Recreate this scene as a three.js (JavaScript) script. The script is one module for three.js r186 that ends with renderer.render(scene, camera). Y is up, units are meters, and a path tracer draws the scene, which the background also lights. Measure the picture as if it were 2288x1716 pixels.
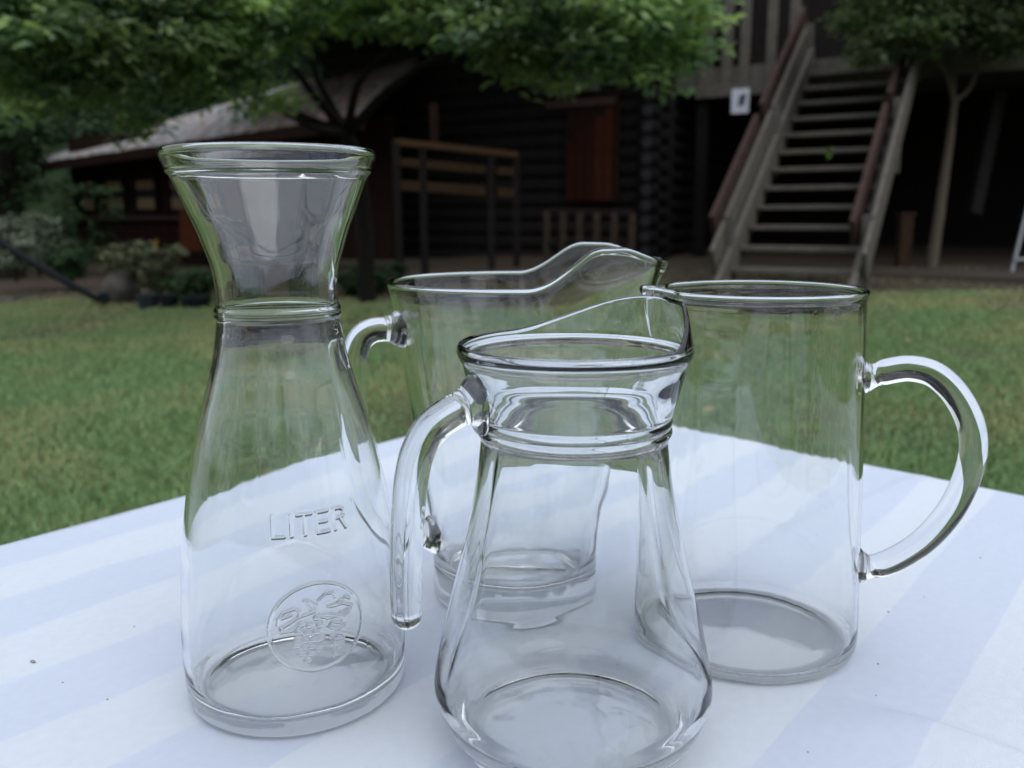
import * as THREE from 'three';
import { mergeGeometries } from 'three/addons/utils/BufferGeometryUtils.js';
import { RoundedBoxGeometry } from 'three/addons/geometries/RoundedBoxGeometry.js';
import { ImprovedNoise } from 'three/addons/math/ImprovedNoise.js';

// ------------------------------------------------------------------ camera, sky, sun, exposure
const TABLE = 0.75;                                  // height of the table top above the ground under it
const scene = new THREE.Scene();
const camera = new THREE.PerspectiveCamera(47.2, 1024 / 768, 0.01, 900);
camera.rotation.order = 'YXZ';
camera.position.set(0, TABLE + 0.2319, 0);
camera.rotation.set(-0.1918, 0, -0.0055);
camera.focus = 0.40;
camera.userData.fStop = 10;
camera.updateMatrixWorld(true);

const renderer = new THREE.WebGLRenderer({ antialias: true });
renderer.setSize(1024, 768);
renderer.toneMapping = THREE.LinearToneMapping;
renderer.toneMappingExposure = 1.08;
renderer.shadowMap.enabled = true;

function overcastSky(zenith) {
  const w = 128, h = 64, data = new Float32Array(w * h * 4);
  for (let j = 0; j < h; j++) for (let i = 0; i < w; i++) {
    const el = ((j + 0.5) / h - 0.5) * Math.PI, s = Math.max(0, Math.sin(el));
    const az = (i + 0.5) / w * 2 * Math.PI;
    const cloud = 1 + 0.07 * Math.sin(3 * az + 5 * s) * Math.cos(7 * s + az) + 0.05 * Math.sin(7 * az + 2 + 9 * s);
    const L = zenith * (1 + 2 * s) / 3 * (el < 0 ? 1 : cloud), k = (j * w + i) * 4;
    data[k] = L * 0.94; data[k + 1] = L * 0.995; data[k + 2] = L * 1.10; data[k + 3] = 1;
  }
  const t = new THREE.DataTexture(data, w, h, THREE.RGBAFormat, THREE.FloatType);
  t.mapping = THREE.EquirectangularReflectionMapping; t.magFilter = THREE.LinearFilter; t.needsUpdate = true;
  return t;
}
const sky = overcastSky(1.45);
scene.background = sky;
scene.environment = sky;

const sun = new THREE.DirectionalLight(new THREE.Color(1, 0.98, 0.95), 0.6);
sun.position.set(4, 8, 5);
sun.target.position.set(0, 0.5, -1);
sun.castShadow = true; sun.shadow.radius = 80;
Object.assign(sun.shadow.camera, { left: -12, right: 12, top: 12, bottom: -12, near: 0.5, far: 60 });
scene.add(sun, sun.target);

// ------------------------------------------------------------------ helpers
function rng(seed) { let a = seed >>> 0; return () => { a = (a + 0x6D2B79F5) | 0; let t = Math.imul(a ^ (a >>> 15), 1 | a); t = (t + Math.imul(t ^ (t >>> 7), 61 | t)) ^ t; return ((t ^ (t >>> 14)) >>> 0) / 4294967296; }; }
const noiseGen = new ImprovedNoise();
const N = (x, y, z = 0) => noiseGen.noise(x + 31.7, y + 17.3, z + 5.1);
const sstep = (a, b, x) => { const t = Math.min(1, Math.max(0, (x - a) / (b - a))); return t * t * (3 - 2 * t); };
const lerp = (a, b, t) => a + (b - a) * t;
const V = (x, y, z) => new THREE.Vector3(x, y, z);
const used = new Map();
function numbered(n) { const k = used.get(n) ?? 0; used.set(n, k + 1); return k ? `${n}_${String(k).padStart(3, '0')}` : n; }
function tag(o, label, category, group) { Object.assign(o.userData, { label, category }); if (group) o.userData.group = group; return o; }
function thing(name, label, category, p = [0, 0, 0], turn = 0, group) {
  const o = new THREE.Group(); o.name = numbered(name); o.position.set(...p); o.rotation.y = turn; scene.add(o);
  return tag(o, label, category, group);
}
function part(name, geo, m, parent) {
  const o = new THREE.Mesh(geo, m); o.name = name; o.castShadow = o.receiveShadow = true; parent.add(o); return o;
}
function structure(name, geo, m) { const o = part(name, geo, m, scene); o.userData.kind = 'structure'; return o; }
// where the line of sight through a place of the 2288 x 1716 photograph stands at a distance ahead
const U1 = V(1, 0, 0).applyQuaternion(camera.quaternion), U2 = V(0, 1, 0).applyQuaternion(camera.quaternion), U3 = V(0, 0, -1).applyQuaternion(camera.quaternion);
function at(px, py, ahead) {
  const d = U3.clone().addScaledVector(U1, (px - 1144) / 1963.8).addScaledVector(U2, -(py - 858) / 1963.8);
  return camera.position.clone().addScaledVector(d, ahead / -d.z);
}
const rgb = (r, g, b) => new THREE.Color().setRGB(r, g, b);
function std(name, color, roughness = 0.85, extra = {}) { return new THREE.MeshPhysicalMaterial({ name, color, roughness, metalness: 0, specularIntensity: 0.3, ...extra }); }
function dataTex(w, h, fn, srgb) {
  const d = new Uint8Array(w * h * 4);
  for (let y = 0; y < h; y++) for (let x = 0; x < w; x++) { const c = fn(x, y), k = (y * w + x) * 4; d[k] = c[0]; d[k + 1] = c[1]; d[k + 2] = c[2]; d[k + 3] = 255; }
  const t = new THREE.DataTexture(d, w, h); t.wrapS = t.wrapT = THREE.RepeatWrapping; t.magFilter = THREE.LinearFilter;
  if (srgb) t.colorSpace = THREE.SRGBColorSpace; t.needsUpdate = true; return t;
}
// a board or beam between two points: width across (sideways), thickness up
function board(a, b, w, t, up = V(0, 1, 0), r = 0.006) {
  const d = b.clone().sub(a), L = d.length(), g = new RoundedBoxGeometry(L, t, w, 1, Math.min(r, t * 0.4, w * 0.4));
  const x = d.normalize(), z = x.clone().cross(up).normalize(), y = z.clone().cross(x);
  g.applyMatrix4(new THREE.Matrix4().makeBasis(x, y, z).setPosition(a.clone().add(b).multiplyScalar(0.5)));
  const p = g.attributes.position, uv = g.attributes.uv, m = new THREE.Vector3();
  for (let i = 0; i < p.count; i++) { m.fromBufferAttribute(p, i).sub(a); uv.setXY(i, m.dot(x), m.dot(y) + m.dot(z) + a.x * 0.37); }
  return g;
}
function limb(pts, radii, seg = 20, sides = 9, wobble = 0) {
  const c = new THREE.CatmullRomCurve3(pts, false, 'centripetal'), fr = c.computeFrenetFrames(seg, false), P = [], I = [], uv = [];
  for (let i = 0; i <= seg; i++) {
    const t = i / seg, q = c.getPointAt(t), f = t * (radii.length - 1), k = Math.min(radii.length - 2, Math.floor(f)), r = lerp(radii[k], radii[k + 1], f - k);
    for (let j = 0; j <= sides; j++) {
      const a = j / sides * 2 * Math.PI, rr = r * (1 + wobble * N(Math.cos(a) * 2 + q.x * 3, Math.sin(a) * 2, q.y * 4));
      const v = q.clone().addScaledVector(fr.normals[i], Math.cos(a) * rr).addScaledVector(fr.binormals[i], Math.sin(a) * rr);
      P.push(v.x, v.y, v.z); uv.push(j / sides, t * 4);
      if (i < seg && j < sides) { const u = i * (sides + 1) + j, w = u + sides + 1; I.push(u, u + 1, w, u + 1, w + 1, w); }
    }
  }
  const g = new THREE.BufferGeometry(); g.setAttribute('position', new THREE.Float32BufferAttribute(P, 3)); g.setAttribute('uv', new THREE.Float32BufferAttribute(uv, 2)); g.setIndex(I); g.computeVertexNormals(); return g;
}

// ------------------------------------------------------------------ the ground
const groundY = (x, z) => { const d = Math.max(0, Math.min(-z, 16)); return d * (0.014 + 0.021 * sstep(-4, 1, x)) + 0.02 * N(x * 0.5, z * 0.5); };
const dirtAt = (x, z) => {   // bare earth: the strip under the house and worn patches of the lawn
  const edge = 7.6 + 0.35 * x * 0 + 0.5 * N(x * 0.9, z * 0.4, 3);
  const left = 8.9 + 0.3 * N(x * 1.3, 2);
  const lim = lerp(left, edge, sstep(-2.6, -0.6, x));
  return Math.max(sstep(lim - 0.5, lim + 0.3, -z), 0.75 * sstep(0.12, 0.42, N(x * 0.8, z * 0.55, 9) + 0.28 * sstep(4.2, 7, -z) - 0.12) * sstep(2.5, 4, -z));
};
{
  const xs = [], zs = []; for (let i = -60; i <= 60; i++) { const t = i / 60; xs.push(t * 8 + Math.sign(t) * Math.pow(Math.abs(t), 6) * 300); zs.push(-6 + t * 10 + Math.sign(t) * Math.pow(Math.abs(t), 6) * 300); }
  const P = [], uv = [], C = [], I = [], n = xs.length;
  for (const z of zs) for (const x of xs) {
    P.push(x, groundY(x, z), z); uv.push(x, z);
    const q = dirtAt(x, z), y = 0.5 + 0.5 * N(x * 0.7, z * 0.7, 4);
    const g = [lerp(0.14, 0.19, y), lerp(0.20, 0.215, y), 0.085], e = [0.11, 0.085, 0.062];
    C.push(lerp(g[0], e[0], q), lerp(g[1], e[1], q), lerp(g[2], e[2], q));
  }
  for (let j = 0; j < n - 1; j++) for (let i = 0; i < n - 1; i++) { const a = j * n + i; I.push(a, a + n, a + 1, a + 1, a + n, a + n + 1); }
  const g = new THREE.BufferGeometry(); g.setAttribute('position', new THREE.Float32BufferAttribute(P, 3)); g.setAttribute('uv', new THREE.Float32BufferAttribute(uv, 2)); g.setAttribute('color', new THREE.Float32BufferAttribute(C, 3)); g.setIndex(I); g.computeVertexNormals();
  const r = rng(5), soil = dataTex(512, 512, (x, y) => { const v = 215 + 30 * N(x * 0.12, y * 0.12) + 18 * N(x * 0.4, y * 0.4, 2) + (r() - 0.5) * 60; return [v, v, v]; }, true);
  structure('ground', g, std('ground', 0xffffff, 1, { vertexColors: true, map: soil }));
}
{ // grass blades over the part of the lawn that the picture can see
  const blade = new THREE.BufferGeometry();
  blade.setAttribute('position', new THREE.Float32BufferAttribute([-0.0022, 0, 0, 0.0022, 0, 0, -0.0016, 0.5, 0.08, 0.0016, 0.5, 0.08, 0, 1, 0.34], 3));
  blade.setIndex([0, 1, 2, 1, 3, 2, 2, 3, 4]); blade.computeVertexNormals();
  const r = rng(11), M = [], C = [];
  const m = new THREE.Matrix4(), q = new THREE.Quaternion(), e = new THREE.Euler();
  let tries = 0;
  while (M.length < 340000 && tries++ < 1200000) {
    const z = -(1.35 + 8.6 * Math.pow(r(), 0.85)), half = -z * 0.66 + 1.3, x = (r() * 2 - 1) * half;
    const bare = dirtAt(x, z); if (r() < bare * 0.97) continue;
    if (r() > 0.45 + 0.8 * (0.5 + N(x * 2.2, z * 2.2, 6))) continue;
    const h = (0.022 + 0.03 * r()) * (1 - 0.4 * bare), wide = 1 + r() * 0.8 + (-z) * 0.12;
    e.set((r() - 0.5) * 1.1, r() * 6.283, (r() - 0.5) * 1.1); q.setFromEuler(e);
    M.push(m.compose(V(x, groundY(x, z) - 0.002, z), q, V(wide, h, h)).clone());
    const dry = sstep(0.44, 0.98, 0.5 + 0.55 * N(x * 1.1, z * 1.1, 8) + 0.25 * N(x * 4, z * 4, 8) + (r() - 0.5) * 0.5 + 0.18 * sstep(4, 8, -z)), v = 0.75 + 0.5 * r();
    C.push(rgb(lerp(0.20, 0.36, dry) * v, lerp(0.31, 0.36, dry) * v, lerp(0.135, 0.175, dry) * v));
  }
  const o = new THREE.InstancedMesh(blade, std('grass', 0xffffff, 0.75, { side: THREE.DoubleSide }), M.length);
  M.forEach((a, i) => { o.setMatrixAt(i, a); o.setColorAt(i, C[i]); });
  o.name = 'grass'; o.userData.kind = 'stuff'; o.receiveShadow = true; tag(o, 'short green and yellowing grass of the lawn behind the table', 'grass'); scene.add(o);
}
{ // dry leaves lying about on the lawn
  const g = new THREE.BufferGeometry();
  g.setAttribute('position', new THREE.Float32BufferAttribute([-1, 0, 0, 0, 0.25, 0.5, 0, 0.1, 0, 0, 0.3, -0.5, 1, 0.1, 0], 3)); g.setIndex([0, 1, 2, 2, 1, 4, 0, 2, 3, 3, 2, 4]); g.computeVertexNormals();
  const r = rng(21), n = 130, o = new THREE.InstancedMesh(g, std('dry leaf', 0xffffff, 0.9, { side: THREE.DoubleSide }), n), m = new THREE.Matrix4(), q = new THREE.Quaternion(), e = new THREE.Euler();
  for (let i = 0; i < n; i++) {
    const z = -(1.8 + 6.2 * r()), x = (r() * 1.5 - 0.62) * -z * 0.62, s = 0.014 + 0.02 * r(), v = 0.7 + 0.6 * r();
    e.set((r() - 0.5) * 0.7, r() * 6.28, (r() - 0.5) * 0.7); q.setFromEuler(e);
    o.setMatrixAt(i, m.compose(V(x, groundY(x, z) + 0.022, z), q, V(s, s, s))); o.setColorAt(i, rgb(0.34 * v, 0.24 * v, 0.15 * v));
  }
  o.name = 'fallen_leaves'; o.userData.kind = 'stuff'; tag(o, 'tan and orange dry leaves scattered over the lawn', 'leaves'); scene.add(o);
}

// ------------------------------------------------------------------ wood
const grain = (() => { const r = rng(3); return dataTex(256, 256, (x, y) => { const v = 205 + 45 * N(x * 0.03, y * 0.45) + 25 * N(x * 0.1, y * 1.3, 4) + (r() - 0.5) * 16; return [v, v, v]; }, true); })();
const wood = (name, r, g, b, rough = 0.9) => std(name, rgb(r, g, b), rough, { specularIntensity: 0.08, map: grain, bumpMap: grain, bumpScale: 0.002 });
const W = {
  grey: wood('weathered grey timber', 0.20, 0.185, 0.16), greyDark: wood('grey timber darkened for shade', 0.175, 0.165, 0.15),  // second grey is the same timber, slightly darkened to stand for shade
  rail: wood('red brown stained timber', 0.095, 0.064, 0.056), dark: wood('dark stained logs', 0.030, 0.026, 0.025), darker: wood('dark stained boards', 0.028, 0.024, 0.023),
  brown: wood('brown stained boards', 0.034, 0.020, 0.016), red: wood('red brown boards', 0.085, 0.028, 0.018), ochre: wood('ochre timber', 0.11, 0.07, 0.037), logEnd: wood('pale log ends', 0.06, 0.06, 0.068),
};
const pane = std('dark window glass', rgb(0.02, 0.025, 0.03), 0.08);
const paleCurtain = std('yellowed blind', rgb(0.22, 0.16, 0.09), 0.9);

// ------------------------------------------------------------------ the staircase up to the deck
const AL = 0.513, F = V(Math.sin(AL), 0, -Math.cos(AL)), T = V(Math.cos(AL), 0, Math.sin(AL));
const S0 = V(2.02, TABLE - 0.275, -8.121), RISE = 0.19, RUN = 0.266, WIDTH = 1.076;
const onStair = (side, k, up = 0, out = 0) => S0.clone().addScaledVector(T, side * WIDTH + (side ? 1 : -1) * out).addScaledVector(F, RUN * k).add(V(0, RISE * k + up, 0));
{
  const base = V(2.02, groundY(2.5, -8), -8.121);
  const st = thing('wooden_staircase', 'weathered grey open timber staircase with red brown handrails climbing to the deck', 'staircase', base.toArray());
  const L = (p) => p.sub(base), r = rng(8);
  for (let k = 0; k < 12; k++) {
    const a = L(onStair(0, k)).addScaledVector(F, 0.13), b = L(onStair(1, k)).addScaledVector(F, 0.13); a.y -= 0.02; b.y -= 0.02 + 0.006 * (r() - 0.5);
    part('tread', board(a, b, 0.27, 0.045), W.grey, st);
  }
  for (const s of [0, 1]) {
    const a = L(onStair(s, -1.2, -0.02, 0.03)), b = L(onStair(s, 12.2, -0.02, 0.03));
    part('stringer', board(a, b, 0.055, 0.30), W.grey, st);
    part('side_board', board(L(onStair(s, -0.9, 0.22, 0.10)), L(onStair(s, 12, 0.22, 0.10)), 0.04, 0.30), W.grey, st);
    const segs = s ? [[-0.1, 5.8], [6.4, 10.9]] : [[-0.2, 5.2], [5.8, 12.6]];
    for (const [k0, k1] of segs) part('handrail', board(L(onStair(s, k0, s ? 0.34 : 0.40, s ? -0.04 : 0.17)), L(onStair(s, k1, s ? 0.34 : 0.40, s ? -0.04 : 0.17)), 0.05, 0.26), W.rail, st);
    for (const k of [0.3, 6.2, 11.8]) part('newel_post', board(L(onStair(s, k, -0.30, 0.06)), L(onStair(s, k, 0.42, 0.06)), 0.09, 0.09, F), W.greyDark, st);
  }
  const sprig = thing('green_sprig', 'bright green leafy sprig on the sixth step of the staircase', 'plant', onStair(0.5, 5.3, 0).toArray());
  const leafM = std('sprig leaf', rgb(0.13, 0.22, 0.05), 0.7, { side: THREE.DoubleSide }), rr = rng(6);
  part('stem', limb([V(0, 0, 0), V(0.01, 0.06, 0), V(0.0, 0.12, 0.01)], [0.004, 0.003, 0.002], 6, 5), leafM, sprig);
  for (let i = 0; i < 7; i++) { const g = new THREE.SphereGeometry(0.035, 8, 6); g.scale(1, 0.12, 0.55); g.translate(0.03, 0, 0); g.rotateZ(0.5 + rr() * 0.5); g.rotateY(i * 0.95); g.translate(0, 0.02 + 0.015 * i, 0); part('leaf', g, leafM, sprig); }
}

// ------------------------------------------------------------------ deck and house behind it
const DECK = S0.y + 12 * RISE;                       // height of the deck floor
const onDeck = (along, back, y) => V(S0.x, y, S0.z).addScaledVector(T, along).addScaledVector(F, 12 * RUN + back);
{
  const base = onDeck(0, 0, groundY(3, -11)), dk = thing('raised_deck', 'high grey timber deck with board balustrade at the head of the stairs', 'deck', base.toArray()), L = (p) => p.sub(base);
  part('edge_beam', board(L(onDeck(-1.9, 0.05, DECK - 0.15)), L(onDeck(7, 0.05, DECK - 0.15)), 0.08, 0.28), W.grey, dk);
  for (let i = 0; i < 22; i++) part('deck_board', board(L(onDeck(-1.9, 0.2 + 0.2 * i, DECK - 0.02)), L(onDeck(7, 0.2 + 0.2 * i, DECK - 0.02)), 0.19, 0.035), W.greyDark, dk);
  const bal = [[-1.30, 0.17], [-1.04, 0.13], [-0.82, 0.12], [-0.50, 0.12], [-0.24, 0.12]];
  for (const [a, w] of bal) part('baluster', board(L(onDeck(a, -0.02, DECK - 0.34)), L(onDeck(a, -0.02, DECK + 1.0)), w, 0.03, F), W.grey, dk);
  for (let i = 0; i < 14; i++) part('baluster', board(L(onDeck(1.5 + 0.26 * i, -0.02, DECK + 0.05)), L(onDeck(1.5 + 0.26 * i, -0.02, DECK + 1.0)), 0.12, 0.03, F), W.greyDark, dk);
  part('lower_rail', board(L(onDeck(-1.42, -0.045, DECK - 0.30)), L(onDeck(-0.1, -0.045, DECK - 0.30)), 0.03, 0.14), W.grey, dk);
  part('top_rail', board(L(onDeck(-1.5, -0.03, DECK + 1.03)), L(onDeck(-0.1, -0.03, DECK + 1.03)), 0.12, 0.05), W.rail, dk);
  part('top_rail', board(L(onDeck(1.3, -0.03, DECK + 1.03)), L(onDeck(7, -0.03, DECK + 1.03)), 0.12, 0.05), W.rail, dk);
  for (const a of [-1.35, 2.6, 5.6]) part('post', board(L(onDeck(a, 0.1, groundY(4, -11))), L(onDeck(a, 0.1, DECK - 0.3)), 0.14, 0.14, F), W.darker, dk);
  const top = at(2232, 205, 10.4), bot = at(2175, 480, 10.1);
  part('brace', board(L(bot), L(top), 0.13, 0.13, V(0, 0, 1)), W.dark, dk);
}
{
  const sg = thing('white_sign', 'small white board sign with a dark mark, hung under the deck left of the stairs', 'sign', at(1654, 226, 10.6).toArray(), -AL);
  part('board', new RoundedBoxGeometry(0.205, 0.275, 0.016, 2, 0.004), std('white painted board', rgb(0.62, 0.64, 0.72), 0.6), sg);
  const mk = std('dark print', rgb(0.06, 0.07, 0.10), 0.7), gs = [];
  for (const [x, y, a, b] of [[0.02, 0.02, 0.034, 0.05], [0.0, -0.035, 0.028, 0.022], [0.045, 0.05, 0.022, 0.03], [0.035, -0.015, 0.02, 0.03]]) { const g = new THREE.CylinderGeometry(1, 1, 0.003, 20); g.rotateX(Math.PI / 2); g.scale(a, b, 1); g.translate(x, y, 0.009); gs.push(g); }
  part('mark', mergeGeometries(gs), mk, sg);
  part('screw', new THREE.CylinderGeometry(0.006, 0.006, 0.02, 8).rotateX(Math.PI / 2).translate(0, 0.135, 0.004), W.darker, sg);
}
{
  // log house: its walls stand back in the shade of the deck and of the trees
  const corner = at(1463, 430, 11.4), y0 = groundY(1, -11) - 0.1;
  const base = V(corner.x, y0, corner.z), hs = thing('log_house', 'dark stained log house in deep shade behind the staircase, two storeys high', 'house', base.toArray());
  const P = (along, back, up) => V(0, up, 0).addScaledVector(T, along).addScaledVector(F, back);
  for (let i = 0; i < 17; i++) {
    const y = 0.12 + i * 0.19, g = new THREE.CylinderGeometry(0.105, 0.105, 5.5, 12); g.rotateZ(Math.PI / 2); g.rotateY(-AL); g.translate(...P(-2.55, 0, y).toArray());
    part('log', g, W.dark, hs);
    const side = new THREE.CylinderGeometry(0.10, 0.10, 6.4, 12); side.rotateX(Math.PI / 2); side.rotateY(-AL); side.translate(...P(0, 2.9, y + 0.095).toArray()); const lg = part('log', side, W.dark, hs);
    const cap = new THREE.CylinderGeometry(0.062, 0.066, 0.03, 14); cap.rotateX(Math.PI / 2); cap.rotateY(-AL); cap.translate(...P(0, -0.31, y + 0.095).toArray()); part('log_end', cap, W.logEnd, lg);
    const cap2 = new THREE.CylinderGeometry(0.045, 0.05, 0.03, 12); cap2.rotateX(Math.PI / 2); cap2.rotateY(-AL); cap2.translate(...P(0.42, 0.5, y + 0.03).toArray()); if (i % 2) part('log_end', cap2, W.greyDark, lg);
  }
  // broad overhang added above the view to shade the log wall
  part('added_eaves', board(P(-6.2, -1.0, 3.45), P(0.3, -1.0, 3.45), 4.2, 0.10), W.darker, hs);
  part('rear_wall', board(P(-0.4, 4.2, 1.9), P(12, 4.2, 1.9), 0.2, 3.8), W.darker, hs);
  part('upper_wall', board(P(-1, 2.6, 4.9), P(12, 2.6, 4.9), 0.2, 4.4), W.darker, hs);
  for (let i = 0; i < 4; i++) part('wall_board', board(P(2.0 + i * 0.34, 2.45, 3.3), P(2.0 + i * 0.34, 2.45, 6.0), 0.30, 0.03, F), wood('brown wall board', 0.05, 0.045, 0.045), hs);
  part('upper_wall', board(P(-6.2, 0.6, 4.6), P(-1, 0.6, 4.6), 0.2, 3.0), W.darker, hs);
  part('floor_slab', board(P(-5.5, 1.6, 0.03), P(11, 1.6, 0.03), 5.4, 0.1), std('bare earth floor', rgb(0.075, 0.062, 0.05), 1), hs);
  // the red brown plank door with its frame
  const d0 = at(1243, 452, 11.6), d1 = at(1352, 452, 11.3), dl = d0.clone().sub(base), dr = d1.clone().sub(base);
  const along = (p) => p.dot(T); const a0 = along(dl), a1 = along(dr), top = at(1300, 236, 11.5).y - base.y, bot = at(1300, 452, 11.5).y - base.y;
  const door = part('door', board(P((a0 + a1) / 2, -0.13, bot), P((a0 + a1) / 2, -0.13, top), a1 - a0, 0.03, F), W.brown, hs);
  for (let i = 0; i < 5; i++) { const a = lerp(a0, a1, (i + 0.5) / 5); part('plank', board(P(a, -0.155, bot + 0.02), P(a, -0.155, top - 0.02 - (4 - i) * 0.10), (a1 - a0) / 5 - 0.008, 0.022, F), i > 2 ? W.red : wood('shaded red plank', 0.05, 0.019, 0.014), door); }  // left planks carry the door's shadow in darker colour and stepped tops
  part('door_frame', board(P(a1 + 0.05, -0.16, bot), P(a1 + 0.05, -0.16, top + 0.9), 0.07, 0.05, F), W.brown, hs);
  part('lintel', board(P(a0 - 0.3, -0.16, top + 0.06), P(a1 + 0.02, -0.16, top + 0.06), 0.05, 0.10), W.rail, hs);
  const wd = part('window', board(P(a0 - 0.05, -0.15, top + 0.55), P(a0 + 0.40, -0.15, top + 0.55), 0.03, 0.55), pane, hs);
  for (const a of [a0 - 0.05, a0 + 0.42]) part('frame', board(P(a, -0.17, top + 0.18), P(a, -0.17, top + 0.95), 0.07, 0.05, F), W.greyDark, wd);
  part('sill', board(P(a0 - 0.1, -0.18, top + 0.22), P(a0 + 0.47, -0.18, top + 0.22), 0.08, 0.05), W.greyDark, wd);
}
{ // veranda balustrade left of the door
  const A = at(885, 318, 9.6), B = at(1153, 346, 10.6), dn = (p, d) => p.clone().add(V(0, -d, 0));
  const base = V(A.x, groundY(A.x, A.z), A.z), vr = thing('veranda_railing', 'ochre brown horizontal board railing of the shaded veranda left of the red door', 'railing', base.toArray()), L = (p) => p.clone().sub(base);
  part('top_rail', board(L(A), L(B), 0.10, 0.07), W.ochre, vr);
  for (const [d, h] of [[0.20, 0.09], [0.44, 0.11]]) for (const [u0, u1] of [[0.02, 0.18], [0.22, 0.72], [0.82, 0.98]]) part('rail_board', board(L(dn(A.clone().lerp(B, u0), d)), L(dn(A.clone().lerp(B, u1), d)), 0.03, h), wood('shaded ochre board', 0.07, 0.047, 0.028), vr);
  for (const u of [0, 0.2, 0.77, 1]) part('post', board(L(dn(A.clone().lerp(B, u), 1.7)), L(dn(A.clone().lerp(B, u), -0.0)), 0.08, 0.08, V(0, 0, 1)), W.dark, vr);
  part('upright', board(L(dn(A.clone().lerp(B, 0.3), 0)), L(dn(A.clone().lerp(B, 0.3), -0.45)), 0.09, 0.05, V(0, 0, 1)), W.brown, vr);
}
{ // low picket fence in front of the door
  const A = at(1222, 470, 9.9), B = at(1412, 476, 9.3), base = V(A.x, groundY(A.x, A.z), A.z);
  const fc = thing('picket_fence', 'low fence of spaced brown pickets in front of the red door', 'fence', base.toArray()), L = (p) => p.clone().sub(base);
  part('top_rail', board(L(A), L(B), 0.05, 0.06), W.dark, fc);
  const pk = wood('faded picket', 0.075, 0.06, 0.048);
  for (let i = 0; i < 6; i++) { const p = A.clone().lerp(B, i / 5), q = V(p.x, groundY(p.x, p.z), p.z); part('picket', board(L(q), L(p.add(V(0, -0.01, 0.04))), 0.075, 0.03, V(0, 0, 1)), pk, fc); }
  part('bottom_rail', board(L(A).add(V(0, -0.36, 0.0)), L(B).add(V(0, -0.36, 0.0)), 0.05, 0.05), W.dark, fc);
}
{ // timber stump post right of the stairs
  const b = at(2016, 592, 10.2), t = at(2018, 478, 10.2);
  const ps = thing('timber_post', 'short brown timber post standing under the deck right of the stairs', 'post', b.toArray());
  part('shaft', board(V(0, -0.1, 0), V(0, t.y - b.y, 0), 0.15, 0.13, V(0, 0, 1), 0.02), wood('brown post', 0.085, 0.055, 0.035), ps);
  part('cap', new RoundedBoxGeometry(0.18, 0.03, 0.16, 1, 0.008).translate(0, t.y - b.y, 0), W.rail, ps);
}
{ // metal trestle leg at the right edge
  const b = at(2258, 616, 9.2), t = at(2312, 400, 9.4), L = (p) => p.clone().sub(b), mm = std('galvanised steel', rgb(0.30, 0.31, 0.32), 0.45, { metalness: 0.6 });
  const tr = thing('metal_trestle', 'grey metal trestle leg with a foot bracket at the right edge of the lawn', 'trestle', b.toArray());
  part('leg', limb([L(b), L(t)], [0.022, 0.02], 4, 10), mm, tr); part('leg', limb([L(b).add(V(0.75, 0, -0.1)), L(t).add(V(0.1, 0, 0))], [0.022, 0.02], 4, 10), mm, tr);
  part('brace', limb([L(at(2268, 580, 9.2)), L(at(2330, 580, 9.2))], [0.018, 0.018], 3, 8), mm, tr);
  part('foot', new RoundedBoxGeometry(0.09, 0.03, 0.07, 1, 0.008).translate(0.01, 0.01, 0), mm, tr);
}
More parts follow.
